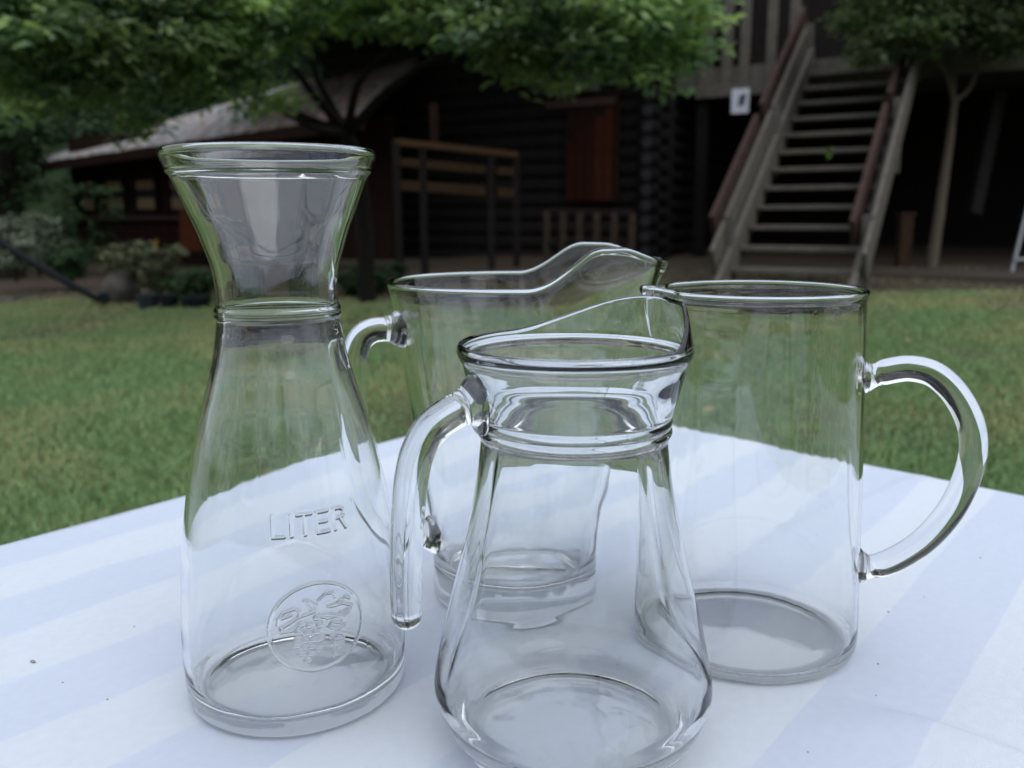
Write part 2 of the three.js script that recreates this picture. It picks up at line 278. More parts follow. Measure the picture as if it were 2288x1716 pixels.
// ------------------------------------------------------------------ the cabin on the left with the long iron roof
{
  const e0 = at(78, 364, 15), e1 = at(815, 258, 11), r0 = at(104, 350, 17), r1 = at(975, 95, 13.6);
  const w0 = at(178, 590, 15.4), base = V(w0.x, w0.y - 0.1, w0.z);
  const cb = thing('brown_cabin', 'low brown timber cabin with three blinds and a long weathered iron roof, far left', 'cabin', base.toArray()), L = (p) => p.clone().sub(base);
  const iron = dataTex(128, 128, (x, y) => { const v = 190 + 45 * N(x * 0.05, y * 0.05) + 30 * N(x * 0.2, y * 0.2, 3), rust = sstep(0.1, 0.45, N(x * 0.045, y * 0.045, 7)); return [v, lerp(v, v * 0.8, rust), lerp(v, v * 0.66, rust)]; }, true);
  const ironM = std('weathered iron', rgb(0.58, 0.57, 0.57), 0.6, { map: iron, metalness: 0.1 }), rustM = std('rusty iron', rgb(0.48, 0.42, 0.39), 0.7, { map: iron });
  const roof = part('roof', board(L(e0.clone().lerp(r0, 0.5)).add(V(0, -0.12, 0)), L(e1.clone().lerp(r1, 0.5)).add(V(0, -0.12, 0)), 0.1, 0.12), W.dark, cb);
  const n = 14;
  for (let i = 0; i < n; i++) {             // corrugated sheets, each lapping the next
    const P = [], I = [], uv = [], k = 24;
    for (let a = 0; a <= k; a++) for (let b = 0; b <= 4; b++) {
      const t = (i + a / k * 1.01) / n, lo = e0.clone().lerp(e1, t), hi = r0.clone().lerp(r1, t), p = L(lo.lerp(hi, b / 4)); p.y += 0.016 * Math.cos(a / k * Math.PI * 12) + 0.006 * (i % 2);
      P.push(p.x, p.y, p.z); uv.push(i * 0.37 + a / k * 0.8, b / 4 * 1.5);
      if (a < k && b < 4) { const q = a * 5 + b; I.push(q, q + 5, q + 1, q + 1, q + 5, q + 6); }
    }
    const g = new THREE.BufferGeometry(); g.setAttribute('position', new THREE.Float32BufferAttribute(P, 3)); g.setAttribute('uv', new THREE.Float32BufferAttribute(uv, 2)); g.setIndex(I); g.computeVertexNormals();
    part('roof_sheet', g, i > 9 ? rustM : ironM, roof); roof.children.at(-1).material.side = THREE.DoubleSide;
  }
  part('fascia', board(L(e0).add(V(0, -0.09, 0.02)), L(e1).add(V(0, -0.09, 0.02)), 0.03, 0.14), W.brown, cb);
  // wall under the roof, running towards the right and nearer
  const w1 = at(880, 600, 12.2), up = (p, d) => p.clone().add(V(0, d, 0));
  const dirW = w1.clone().sub(w0).setY(0).normalize(), lenW = w1.clone().sub(w0).setY(0).length(), out = V(-dirW.z, 0, dirW.x);
  const wp = (a, y, o = 0) => L(w0).setY(0).addScaledVector(dirW, a * lenW).addScaledVector(out, o).setY(y);
  const H0 = e0.y - base.y - 0.16;
  part('wall', board(wp(0, 0.3 + H0 / 2, -0.06), wp(1, 0.3 + H0 / 2, -0.06), 0.12, H0 + 0.6), W.brown, cb);
  for (let i = 0; i < 26; i++) part('wall_board', board(wp((i + 0.5) / 26, 0, 0.0), wp((i + 0.5) / 26, 0.92, 0.0), lenW / 26 - 0.012, 0.022, out), W.brown, cb);
  const wx = [[210, 243], [275, 318], [350, 397], [432, 486]];
  wx.forEach(([x0, x1]) => {
    const t0 = (x0 - 181) / 690 * 1.0, t1 = (x1 - 181) / 690, ya = at(x0, 470, 15.1).y - base.y, yb = at(x0, 404, 15.1).y - base.y, f = part('window', board(wp(t0, (ya + yb) / 2, 0.02), wp(t1, (ya + yb) / 2, 0.02), 0.02, yb - ya), pane, cb);
    part('blind', board(wp(t0 + 0.004, lerp(ya, yb, 0.82), 0.045), wp(t1 - 0.004, lerp(ya, yb, 0.82), 0.045), 0.012, (yb - ya) * 0.28), paleCurtain, f);
    part('blind', board(wp(t0 + 0.004, lerp(ya, yb, 0.22), 0.045), wp(t1 - 0.004, lerp(ya, yb, 0.22), 0.045), 0.012, (yb - ya) * 0.36), paleCurtain, f);
    for (const t of [t0 - 0.006, t1 + 0.006]) part('frame', board(wp(t, ya - 0.03, 0.05), wp(t, yb + 0.03, 0.05), 0.06, 0.05, out), W.brown, f);
  });
  part('sill_board', board(wp(0.03, at(300, 487, 15).y - base.y, 0.07), wp(0.6, at(300, 487, 15).y - base.y, 0.07), 0.08, 0.06), W.rail, cb);
  const pr = at(428, 560, 13.2), pt = at(428, 470, 13.2);
  part('red_panel', board(L(pr), L(pt), 0.34, 0.04, V(0, 0, 1)), wood('orange red board', 0.12, 0.04, 0.02), cb);
  const b0 = at(70, 400, 15), c0 = at(72, 372, 15);
  part('barge_end', board(L(b0), L(c0), 0.12, 0.1, V(0, 0, 1)), W.rail, cb);
}

// ------------------------------------------------------------------ trees and shrubs
const leafGeo = (() => { // one leaf, folded along its rib and drooping at the tip, one unit long
  const g = new THREE.BufferGeometry();
  g.setAttribute('position', new THREE.Float32BufferAttribute([0, 0, 0, 0.4, 0.10, 0.26, 0.42, 0, 0, 0.4, 0.10, -0.26, 1, -0.14, 0, 0.75, 0.04, 0.17, 0.75, 0.04, -0.17], 3));
  g.setIndex([0, 1, 2, 0, 2, 3, 2, 1, 5, 2, 5, 4, 2, 4, 6, 2, 6, 3]); g.computeVertexNormals(); return g;
})();
const leafMat = new THREE.MeshPhysicalMaterial({ name: 'leaf', color: 0xffffff, roughness: 0.8, side: THREE.DoubleSide, transmission: 0.6, thickness: 0, specularIntensity: 0.5 });
const leafDark = std('dark leaf', 0xffffff, 0.7, { side: THREE.DoubleSide });
// blobs: [x, y, z, radius, radius up]; leaves sit in twig-sized clumps so that gaps show between them
function crown(blobs, count, size, pick, parent, seed, mat = leafMat) {
  const r = rng(seed), vol = blobs.map((b) => b[3] * b[3] * (b[4] ?? b[3])), total = vol.reduce((a, b) => a + b), M = [], C = [];
  const m = new THREE.Matrix4(), q = new THREE.Quaternion(), e = new THREE.Euler(), inv = parent.position;
  blobs.forEach((b, bi) => {
    const bias = 0.62 + 0.76 * r();
    const n = Math.round(count * vol[bi] / total), clumps = Math.max(4, Math.round(n / 26));
    for (let c = 0; c < clumps; c++) {
      const d = V(r() * 2 - 1, r() * 2 - 1, r() * 2 - 1); if (d.lengthSq() > 1) { c--; continue; }
      const len = d.length(); d.multiplyScalar(Math.pow(len, -0.45));      // more of them near the outside
      const cx = b[0] + d.x * b[3], cy = b[1] + d.y * (b[4] ?? b[3]), cz = b[2] + d.z * b[3], tone = r(), cr = size * (1.3 + 1.3 * r()), tilt = r() * 6.283;
      for (let k = 0; k < 26; k++) {
        const s = size * (0.65 + 0.6 * r()), px = cx + (r() + r() - 1) * cr * 1.3, py = cy + (r() + r() - 1) * cr * 0.45, pz = cz + (r() + r() - 1) * cr * 1.3;
        e.set((r() - 0.5) * 1.2, tilt + (r() - 0.5) * 3.5, (r() - 0.65) * 1.1, 'YXZ'); q.setFromEuler(e);
        M.push(m.compose(V(px - inv.x, py - inv.y, pz - inv.z), q, V(s, s, s)).clone()); C.push(pick(tone, r(), py).multiplyScalar(bias));
      }
    }
  });
  const o = new THREE.InstancedMesh(leafGeo, mat, M.length); M.forEach((a, i) => { o.setMatrixAt(i, a); o.setColorAt(i, C[i]); });
  o.name = 'crown'; o.userData.kind = 'stuff'; o.castShadow = o.receiveShadow = true; parent.add(o); return o;
}
const green = (lo, hi) => (tone, r) => { const t = tone * 0.75 + r * 0.25; return rgb(lerp(lo[0], hi[0], t), lerp(lo[1], hi[1], t), lerp(lo[2], hi[2], t)); };
const K = 2288 / 2212;
const blobAt = (x, y, d, r, ry) => { const p = at(x * K, y * K, d); return [p.x, p.y, p.z, r, ry ?? r * 0.7]; };
const bark = std('dark bark', rgb(0.03, 0.027, 0.024), 0.95, { map: grain, bumpMap: grain, bumpScale: 0.01 });
{
  const foot = at(822, 640, 7.9), base = V(foot.x, groundY(foot.x, foot.z) - 0.05, foot.z);
  const tr = thing('spreading_tree', 'large spreading tree with fresh green leaves hanging over the cabin roof', 'tree', base.toArray()), L = (p) => p.clone().sub(base);
  const fork = at(775, 300, 7.6);
  part('trunk', limb([V(0, -0.1, 0), L(at(812, 480, 7.8)), L(at(800, 380, 7.7)), L(fork)], [0.10, 0.075, 0.07, 0.06], 18, 11, 0.2), bark, tr);
  const limbs = [[[560, 212, 7.1], [450, 150, 6.6]], [[700, 210, 7.4], [640, 130, 7.2], [560, 40, 7]], [[735, 225, 7.6], [700, 150, 7.5], [690, 20, 7.3]], [[800, 190, 7.3], [850, 130, 7], [920, 60, 6.7]], [[880, 190, 7.2], [1000, 120, 6.7], [1180, 70, 6.2]], [[700, 285, 7.0], [610, 240, 6.6]]];
  for (const pts of limbs) part('branch', limb([L(fork), ...pts.map((p) => L(at(...p)))], [0.045, 0.032, 0.022, 0.012], 14, 8, 0.15), bark, tr);
  const B = [];
  const low = [[40, 60, 5.4, .42], [170, 40, 5.6, .45], [320, 50, 5.9, .42], [90, 150, 5.6, .36], [240, 130, 5.8, .36], [390, 110, 6.1, .34], [40, 205, 5.8, .24], [140, 180, 6.0, .2], [265, 165, 6.0, .22], [20, 255, 6.4, .14], [330, 250, 6.1, .13, .14], [290, 272, 6.1, .08, .1], [405, 170, 6.2, .2], [480, 110, 6.3, .26], [480, 30, 6.2, .42], 
    [610, 20, 6.3, .32], [740, 0, 6.2, .30], [870, -10, 6.1, .30], [1000, 25, 6.0, .32], [1120, 30, 5.9, .36], [1230, 45, 5.8, .3], [1340, 40, 5.8, .3], [1430, 30, 5.9, .3], [575, 95, 6.5, .2], [680, 62, 6.6, .13], [950, 62, 6.2, .15], [1130, 100, 6.0, .22], [1270, 110, 5.9, .22], [1370, 115, 6.0, .22], [1440, 90, 6.1, .2], [800, 40, 6.4, .14], [1180, 165, 6.3, .12], [520, 228, 6.5, .09, .12], [600, 205, 6.6, .12], [1310, 165, 6.1, .14], [1425, 160, 6.1, .11], [1240, 150, 6.0, .14], [1090, 140, 6.1, .13], [1505, 105, 6.0, .1]];
  for (const b of low) B.push(blobAt(...b));
  for (const b of [[50, -110, 5.9, .5], [300, -110, 6.3, .5], [550, -110, 6.6, .5], [800, -110, 6.6, .5], [1050, -110, 6.4, .5], [1300, -100, 6.3, .45], [300, -330, 7, .6], [750, -340, 7, .6]]) B.push(blobAt(...b, b[3] * 0.7));
  crown(B, 36000, 0.088, (tone, r) => { const t = Math.pow(tone, 1.35) * 0.85 + r * 0.15; return rgb(lerp(0.055, 0.44, t), lerp(0.145, 0.59, t), lerp(0.085, 0.18, t)); }, tr, 71);
}
{
  const foot = at(2079, 612, 10), base = V(foot.x, foot.y - 0.06, foot.z);
  const tr = thing('young_tree', 'slim young tree with forked pale trunk standing right of the staircase', 'tree', base.toArray()), L = (p) => p.clone().sub(base);
  const pale = std('pale bark', rgb(0.20, 0.17, 0.135), 0.95, { map: grain, bumpMap: grain, bumpScale: 0.006 });
  const fork = at(2133, 225, 10), low = at(2130, 228, 10);
  part('trunk', limb([V(0, 0, 0), L(at(2098, 480, 10)), L(at(2118, 340, 10)), L(fork)], [0.075, 0.058, 0.05, 0.04], 18, 10, 0.15), pale, tr);
  for (const pts of [[[2120, 180, 10], [2085, 125, 9.9], [2040, 70, 9.7]], [[2133, 150, 10], [2150, 100, 10.1], [2160, 30, 10]], [[2165, 200, 10], [2185, 140, 9.9], [2200, 60, 9.7]]]) part('branch', limb([L(low), ...pts.map((p) => L(at(...p)))], [0.032, 0.024, 0.02, 0.012], 12, 8, 0.1), pale, tr);
  const B = [[1880, 95, 9.4, .28], [1960, 50, 9.4, .42], [2060, 40, 9.5, .42], [2160, 50, 9.4, .42], [2205, 85, 9.3, .28], [1860, 40, 9.6, .25], [1930, -60, 9.5, .5], [2080, -90, 9.6, .6], [2220, -60, 9.4, .6], [1870, 125, 9.2, .12], [2010, 90, 9.3, .2]].map((b) => blobAt(...b));
  crown(B, 26000, 0.075, green([0.04, 0.08, 0.03], [0.17, 0.25, 0.07]), tr, 72);
}
// tall dark trees closing the view behind the cabin and the house
const deep = green([0.03, 0.06, 0.03], [0.065, 0.11, 0.05]);
function tallTree(name, label, x, z, h, w, n, seed, pick = deep, lean = 0.3, size = 0.2, group) {
  const t = thing(name, label, 'tree', [x, groundY(x, z), z], 0, group), r = rng(seed), B = [];
  part('trunk', limb([V(0, -0.2, 0), V(0.1, h * 0.35, 0), V(-0.1 * lean, h * 0.9, 0.1)], [0.2, 0.16, 0.05], 12, 9, 0.2), bark, t);
  for (let i = 0; i < 4; i++) { const a = i * 1.7 + r(); part('branch', limb([V(0.05, h * (0.3 + 0.12 * i), 0), V(Math.cos(a) * w * 0.4, h * (0.38 + 0.12 * i), Math.sin(a) * w * 0.4), V(Math.cos(a) * w * 0.8, h * (0.42 + 0.13 * i), Math.sin(a) * w * 0.8)], [0.07, 0.05, 0.02], 8, 7), bark, t); }
  for (let i = 0; i < 16; i++) { const a = r() * 6.28, k = r(), rad = w * Math.sqrt(r()) * (1 - 0.55 * k); B.push([x + Math.cos(a) * rad, groundY(x, z) + h * (0.10 + 0.84 * k), z + Math.sin(a) * rad, w * (0.5 - 0.18 * k), h * 0.13]); }
  crown(B, n, size, pick, t, seed + 1, leafDark); return t;
}
tallTree('dark_tree', 'dark dense tree at the far left edge beside the cabin', -9.6, -15.5, 8, 2.0, 16000, 101);
tallTree('dark_tree', 'broad dark tree rising right behind the left end of the cabin roof', -6.4, -20, 9, 2.6, 15000, 103);
tallTree('dark_tree', 'dark tree standing behind the middle of the cabin roof', -2.2, -19.5, 9, 2.6, 14000, 105);
tallTree('dark_tree', 'shaded dark tree showing over the roof end near the door', 1.6, -20, 9, 2.4, 12000, 107);
tallTree('slender_tree', 'thin brown stemmed tree in front of the dark trees at the far left', -6.75, -11.9, 5.2, 1.1, 8000, 109, green([0.012, 0.03, 0.012], [0.05, 0.09, 0.03]), 0.3, 0.1);
{ // clipped evergreen hedge shutting off the sky behind the cabin
  const hx = -9, hz = -23.5, hd = thing('evergreen_hedge', 'very tall dark evergreen hedge closing the garden behind the cabin', 'hedge', [hx, groundY(hx, hz), hz]);
  const g = new THREE.BoxGeometry(64, 10, 1.4, 180, 40, 2), p = g.attributes.position; for (let i = 0; i < p.count; i++) { const x = p.getX(i), y = p.getY(i), z = p.getZ(i); p.setXYZ(i, x, y + 5 + 0.4 * N(x * 0.6, y), z + 0.5 * N(x * 1.1, y * 1.1, z)); } g.computeVertexNormals();
  part('foliage_mass', g, std('dark hedge', rgb(0.045, 0.075, 0.035), 1), hd);
  const B = []; for (let x = -31; x < 32; x += 1.4) for (let y = 0.6; y < 10; y += 1.2) B.push([hx + x + 0.4 * N(x, y), y, hz + 0.8, 0.9, 0.7]);
  crown(B, 40000, 0.19, deep, hd, 150, leafDark);
}
// the row of trees that the glasses mirror from behind the camera
for (let i = 0; i < 8; i++) tallTree('garden_tree', 'tall green tree in the row across the garden behind the camera', -15 + i * 4.3, 13 + 1.6 * Math.sin(i * 2.3), 5.4 + Math.sin(i * 1.9), 3.2, 7000, 120 + i * 2, green([0.015, 0.03, 0.012], [0.05, 0.085, 0.03]), 0.3, 0.36, 'garden trees behind the camera');

function shrub(name, label, px, py, d, h, w, n, size, pick, seed, spiky = 0) {
  const p = at(px * K, py * K, d), t = thing(name, label, 'shrub', p.toArray()), r = rng(seed), B = [];
  const stem = std('shrub stem', rgb(0.06, 0.045, 0.03), 0.95), ns = 6;
  for (let i = 0; i < ns; i++) { const a = i / ns * 6.28 + r(), k = 0.5 + 0.5 * r(), tip = V(Math.cos(a) * w * 0.7, h * k, Math.sin(a) * w * 0.7); part('stem', limb([V(0, -0.05, 0), tip.clone().multiplyScalar(0.5).add(V(0, h * 0.1, 0)), tip], [0.012, 0.008, 0.003], 6, 5), stem, t); for (let j = 1; j <= 4; j++) B.push([p.x + tip.x * j / 4, p.y + tip.y * (j / 4) + spiky * h * 0.1, p.z + tip.z * j / 4, w * lerp(0.4, spiky ? 0.12 : 0.3, j / 4), h * 0.16]); }
  crown(B, n, size, pick, t, seed + 1, leafDark); return t;
}
const silver = green([0.09, 0.12, 0.08], [0.28, 0.33, 0.23]), olive = green([0.07, 0.085, 0.045], [0.22, 0.235, 0.13]), mid = green([0.02, 0.05, 0.02], [0.07, 0.13, 0.05]);
shrub('silver_bush', 'silvery grey leaved bush at the far left end of the garden bed', 35, 600, 9.6, 0.55, 0.32, 3200, 0.05, silver, 301, 1);
shrub('silver_bush', 'tall silvery sprigs rising behind the black pole at left', 85, 590, 10.2, 0.65, 0.26, 2600, 0.05, silver, 303, 1);
shrub('low_shrub', 'small dark green shrub in front of the cabin wall, right of the silver bush', 155, 600, 10, 0.32, 0.22, 1600, 0.045, mid, 305);
shrub('potted_shrub', 'olive green shrub growing above the leftmost black pot', 272, 640, 8.9, 0.46, 0.24, 2600, 0.04, olive, 307, 1);
shrub('potted_shrub', 'taller olive shrub growing above the middle black pot', 345, 645, 8.8, 0.48, 0.26, 2800, 0.04, olive, 309, 1);
shrub('potted_shrub', 'leafy green shrub above the rightmost black pot, beside the glass carafe', 418, 645, 8.7, 0.30, 0.27, 2600, 0.045, mid, 311);
shrub('low_shrub', 'dark low shrub on the lawn edge just right of the carafe neck', 790, 640, 8.6, 0.3, 0.4, 2200, 0.05, green([0.012, 0.03, 0.012], [0.04, 0.075, 0.025]), 313);
{
  const fl = thing('yellow_flower', 'single orange yellow flower spike before the cabin wall', 'flower', at(345 * K, 640 * K, 9.0).toArray());
  part('stalk', limb([V(0, 0, 0), V(0.01, 0.25, 0), V(-0.01, 0.50, 0)], [0.008, 0.007, 0.005], 6, 6), std('stalk', rgb(0.09, 0.09, 0.06), 0.9), fl);
  const g = []; for (let i = 0; i < 9; i++) { const s = new THREE.SphereGeometry(0.016, 8, 6); s.translate(0.016 * Math.cos(i * 2.4), 0.46 + 0.012 * i, 0.016 * Math.sin(i * 2.4)); g.push(s); }
  part('bloom', mergeGeometries(g), std('yellow bloom', rgb(0.28, 0.15, 0.03), 0.8), fl);
}
{ // black plastic pots in a row
  const potM = std('black plastic', rgb(0.012, 0.016, 0.02), 0.5), soilM = std('potting soil', rgb(0.03, 0.022, 0.016), 1);
  [[322, 678, 8.25, 0.10, 'leftmost black plant pot in the row on the lawn edge', rgb(0.035, 0.045, 0.05)], [368, 680, 8.2, 0.085, 'middle black plant pot in the row on the lawn edge'], [425, 683, 8.15, 0.135, 'wide black plant pot at the right end of the row, beside the carafe']].forEach(([x, y, d, r, label, c]) => {
    const p = at(x * K, y * K, d), t = thing('plant_pot', label, 'pot', [p.x, p.y, p.z], 0, 'black pots along the lawn edge'), h = 0.19;
    part('pot', new THREE.LatheGeometry([[0.001, 0], [r * 0.8, 0], [r * 0.83, 0.01], [r, h - 0.03], [r * 1.06, h - 0.03], [r * 1.06, h], [r * 0.98, h], [r * 0.95, h - 0.04], [r * 0.9, h - 0.05]].map((a) => new THREE.Vector2(...a)), 24), c ? std('grey plastic', c, 0.5) : potM, t);
    const s = new THREE.CylinderGeometry(r * 0.93, r * 0.93, 0.02, 20); s.translate(0, h - 0.035, 0); part('soil', s, soilM, t);
  });
  const st = thing('pale_stone', 'pale grey boulder beside the plant pots', 'stone', at(268 * K, 645 * K, 8.8).toArray());
  const g = new THREE.IcosahedronGeometry(0.16, 4), p = g.attributes.position; for (let i = 0; i < p.count; i++) { const v = V(p.getX(i), p.getY(i), p.getZ(i)), k = 1 + 0.35 * N(v.x * 6, v.y * 6, v.z * 6); p.setXYZ(i, v.x * k, v.y * k * 1.15 + 0.1, v.z * k); } g.computeVertexNormals();
  part('boulder', g, std('pale stone', rgb(0.17, 0.155, 0.14), 0.95, { map: grain }), st);
  const a = at(-40 * K, 498 * K, 8.2), b = at(215 * K, 648 * K, 8.4), po = thing('black_pole', 'long black pole slanting down to the lawn at the far left', 'pole', b.toArray());
  part('shaft', limb([V(0, 0, 0), a.clone().sub(b).multiplyScalar(0.5).add(V(0, -0.02, 0)), a.clone().sub(b)], [0.034, 0.032, 0.03], 12, 10), potM, po);
  const ring = new THREE.TorusGeometry(0.035, 0.03, 10, 20); ring.translate(0.04, 0.02, 0); part('end_ring', ring, potM, po);
  const te = thing('timber_edging', 'pale timber sleeper edging the garden bed at the far left', 'edging', at(-20 * K, 650 * K, 9.0).toArray());
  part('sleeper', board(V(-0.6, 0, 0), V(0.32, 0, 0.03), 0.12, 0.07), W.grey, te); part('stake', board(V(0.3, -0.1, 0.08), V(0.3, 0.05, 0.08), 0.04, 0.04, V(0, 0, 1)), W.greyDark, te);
}

// ------------------------------------------------------------------ table and tablecloth
const CX = 0.0359, CZ = -1.1034;                                      // far corner of the table top
const A1 = 39.4 * Math.PI / 180, A2 = 135.4 * Math.PI / 180;
const TU = V(-Math.sin(A1), 0, Math.cos(A1)), TV = V(Math.sin(A2), 0, -Math.cos(A2));   // along the long edge, along the short edge
const LA = 1.75, LB = 0.95, SK = Math.sin(A2 - A1);
const onTable = (a, b, y = TABLE) => V(CX, y, CZ).addScaledVector(TU, a).addScaledVector(TV, b);
const glassSpots = [[-0.1083, -0.4074, 0.056], [0.1287, -0.4572, 0.062], [0.0263, -0.3645, 0.055], [0.001, -0.5175, 0.053]];
const creases = [[at(1700, 1520, 1), at(2300, 1706, 1), 0.005], [at(1560, 1270, 1), at(1990, 1090, 1), 0.0026], [at(2010, 1010, 1), at(2300, 1300, 1), 0.002]].map(([p, q, h]) => {
  const hit = (v) => { const d = v.sub(camera.position); return camera.position.clone().addScaledVector(d, (TABLE - camera.position.y) / d.y); }; return [hit(p), hit(q), h];
});
function clothLift(x, z) {
  let free = 1; for (const [gx, gz, r] of glassSpots) free *= sstep(r, r + 0.05, Math.hypot(x - gx, z - gz));
  let y = 0.0024 * N(x * 9, z * 9) + 0.0009 * N(x * 22, z * 22, 2);
  for (const [p, q, h] of creases) {
    const dx = q.x - p.x, dz = q.z - p.z, L = Math.hypot(dx, dz), s = ((x - p.x) * dz - (z - p.z) * dx) / L + 0.008 * N(x * 12, z * 12, 4), t = ((x - p.x) * dx + (z - p.z) * dz) / L;
    y += h * Math.exp(-Math.pow(s / (s > 0 ? 0.005 : 0.024), 2)) * sstep(-0.1, 0.1, t) ;
  }
  return y * free;
}
{
  const cw = 1024, r = rng(41), period = 0.107;
  // plain weave and satin bands, drawn thread by thread
  const fab = dataTex(cw, cw, (x, y) => {
    const satin = y >= cw * 0.5, s = 0.5 + 0.5 * Math.sin((x + (satin ? y * 2 : y)) * Math.PI / 3.2), t = 0.5 + 0.5 * Math.sin(y * Math.PI / 2), n = N(x * 0.02, y * 0.02) * 3 + (r() - 0.5) * 5;
    const k = (satin ? 0.90 + 0.16 * (0.5 * t + 0.5 * s) : 0.95 + 0.095 * s * t);
    const c = satin ? [232, 233, 233] : [225, 228, 235];
    return [c[0] * k + n, c[1] * k + n, c[2] * k + n];
  }, true);
  const hgt = dataTex(cw, cw, (x, y) => { const satin = y >= cw * 0.5, s = Math.sin((x + (satin ? 2 * y : y)) * Math.PI / 3.2), t = Math.sin((y - (satin ? 0 : x)) * Math.PI / 3.2), v = 128 + 42 * s + 26 * t + (r() - 0.5) * 40; return [v, v, v]; });
  const rough = dataTex(8, cw, (x, y) => { const v = y >= cw * 0.5 ? 215 : 165; return [v, v, v]; });
  const cloth = new THREE.MeshPhysicalMaterial({ name: 'white damask', color: rgb(0.80, 0.855, 0.945), map: fab, bumpMap: hgt, bumpScale: 0.0003, roughnessMap: rough, roughness: 1, sheen: 0.15, sheenRoughness: 0.6, sheenColor: rgb(0.9, 0.93, 1) });
  const base = onTable(LA / 2, LB / 2, 0), tc = thing('white_tablecloth', 'white damask tablecloth with woven satin stripes under the four glass vessels', 'tablecloth', base.toArray());
  const P = [], uv = [], I = [], na = 300, nb = 170, R = 0.012;
  const put = (p, a, b) => { P.push(p.x - base.x, p.y, p.z - base.z); uv.push(a / period, (b * SK - 0.0022) / period); };
  for (let i = 0; i <= na; i++) for (let j = 0; j <= nb; j++) {
    const a = R + (LA - 2 * R) * i / na, b = R + (LB - 2 * R) * j / nb, p = onTable(a, b), fade = Math.min(sstep(0, 0.04, a), sstep(0, 0.04, b), sstep(0, 0.04, LA - a), sstep(0, 0.04, LB - b));
    p.y += clothLift(p.x, p.z) * fade - 0.0004 * 0; put(p, a, b);
    if (i < na && j < nb) { const k = i * (nb + 1) + j; I.push(k, k + 1, k + nb + 1, k + 1, k + nb + 2, k + nb + 1); }
  }
  // the overhang: over the rounded edge, then down in soft folds
  const ring = []; const inset = [[R, R], [LA - R, R], [LA - R, LB - R], [R, LB - R]], dirs = [[0, -1], [1, 0], [0, 1], [-1, 0]];
  for (let s = 0; s < 4; s++) {
    const p = inset[s], q = inset[(s + 1) % 4], d = dirs[s], e = dirs[(s + 1) % 4], n = s % 2 ? 90 : 160;
    for (let i = 0; i <= n; i++) ring.push([lerp(p[0], q[0], i / n), lerp(p[1], q[1], i / n), d[0], d[1]]);
    for (let i = 1; i < 6; i++) { const t = i / 6 * Math.PI / 2; ring.push([q[0], q[1], d[0] * Math.cos(t) + e[0] * Math.sin(t), d[1] * Math.cos(t) + e[1] * Math.sin(t)]); }
  }
  const rows = []; for (let i = 0; i <= 6; i++) { const t = i / 6 * Math.PI / 2; rows.push([R * Math.sin(t), -R * (1 - Math.cos(t)), R * t]); } for (let i = 1; i <= 16; i++) rows.push([R, -R - 0.34 * i / 16, R * 1.57 + 0.34 * i / 16]);
  const o0 = P.length / 3, m = ring.length;
  rows.forEach(([o, y, len], ri) => ring.forEach(([a, b, da, db], k) => {
    const hang = Math.max(0, -y - R), wave = hang * (0.09 * Math.sin(k * 0.21) + 0.07 * N(k * 0.06, 3, 1) + 0.06), off = o + wave, p = onTable(a + da * off, b + db * off); p.y += y;
    put(p, a + da * len, b + db * len);
    if (ri < rows.length - 1) { const k0 = o0 + ri * m + k, k1 = o0 + ri * m + (k + 1) % m; I.push(k0, k0 + m, k1, k1, k0 + m, k1 + m); }
  }));
  const g = new THREE.BufferGeometry(); g.setAttribute('position', new THREE.Float32BufferAttribute(P, 3)); g.setAttribute('uv', new THREE.Float32BufferAttribute(uv, 2)); g.setIndex(I); g.computeVertexNormals();
  cloth.side = THREE.DoubleSide; part('cloth', g, cloth, tc);
  // the table under it
  const tb = thing('trestle_table', 'plain table hidden under the white striped tablecloth', 'table', base.toArray()), tw = wood('table board', 0.25, 0.2, 0.15);
  const shape = new THREE.Shape(); [[0.016, 0.016], [LA - 0.016, 0.016], [LA - 0.016, LB - 0.016], [0.016, LB - 0.016]].forEach(([a, b], i) => { const p = onTable(a, b); shape[i ? 'lineTo' : 'moveTo'](p.x - base.x, -(p.z - base.z)); });
  const top = new THREE.ExtrudeGeometry(shape, { depth: 0.025, bevelEnabled: false }); top.rotateX(-Math.PI / 2); top.translate(0, TABLE - 0.0305, 0); part('table_top', top, tw, tb);
  for (const [a, b] of [[0.15, 0.12], [LA - 0.15, 0.12], [LA - 0.15, LB - 0.12], [0.15, LB - 0.12]]) { const p = onTable(a, b).sub(base); part('leg', board(V(p.x, 0, p.z), V(p.x, TABLE - 0.031, p.z), 0.05, 0.05, V(0, 0, 1)), tw, tb); }
  // crumbs and specks
  const gs = []; const rr = rng(77);
  const spot = (px, py, s, l = 1) => { const v = at(px, py, 1).sub(camera.position), q = camera.position.clone().addScaledVector(v, (TABLE - camera.position.y) / v.y), b = new THREE.IcosahedronGeometry(s, 1); b.scale(l, 0.5, 1); b.rotateY(rr() * 6); b.translate(q.x - base.x, TABLE + clothLift(q.x, q.z) + s * 0.3, q.z - base.z); gs.push(b); };
  spot(74, 1482, 0.0011, 2); spot(140, 1523, 0.0005); for (const [x, y] of [[1962, 1484], [1957, 1554], [1840, 1199], [1805, 1682], [2190, 1250], [1380, 1500], [240, 1560], [2065, 1337], [300, 1400], [1985, 1367]]) spot(x, y, 0.0004 + 0.0003 * rr());
  const cr = part('crumbs', mergeGeometries(gs), std('grey crumb', rgb(0.26, 0.26, 0.25), 0.9), scene); cr.position.set(base.x, 0, base.z); cr.userData.kind = 'stuff'; tag(cr, 'tiny dark specks of dirt on the white tablecloth', 'crumbs');
}

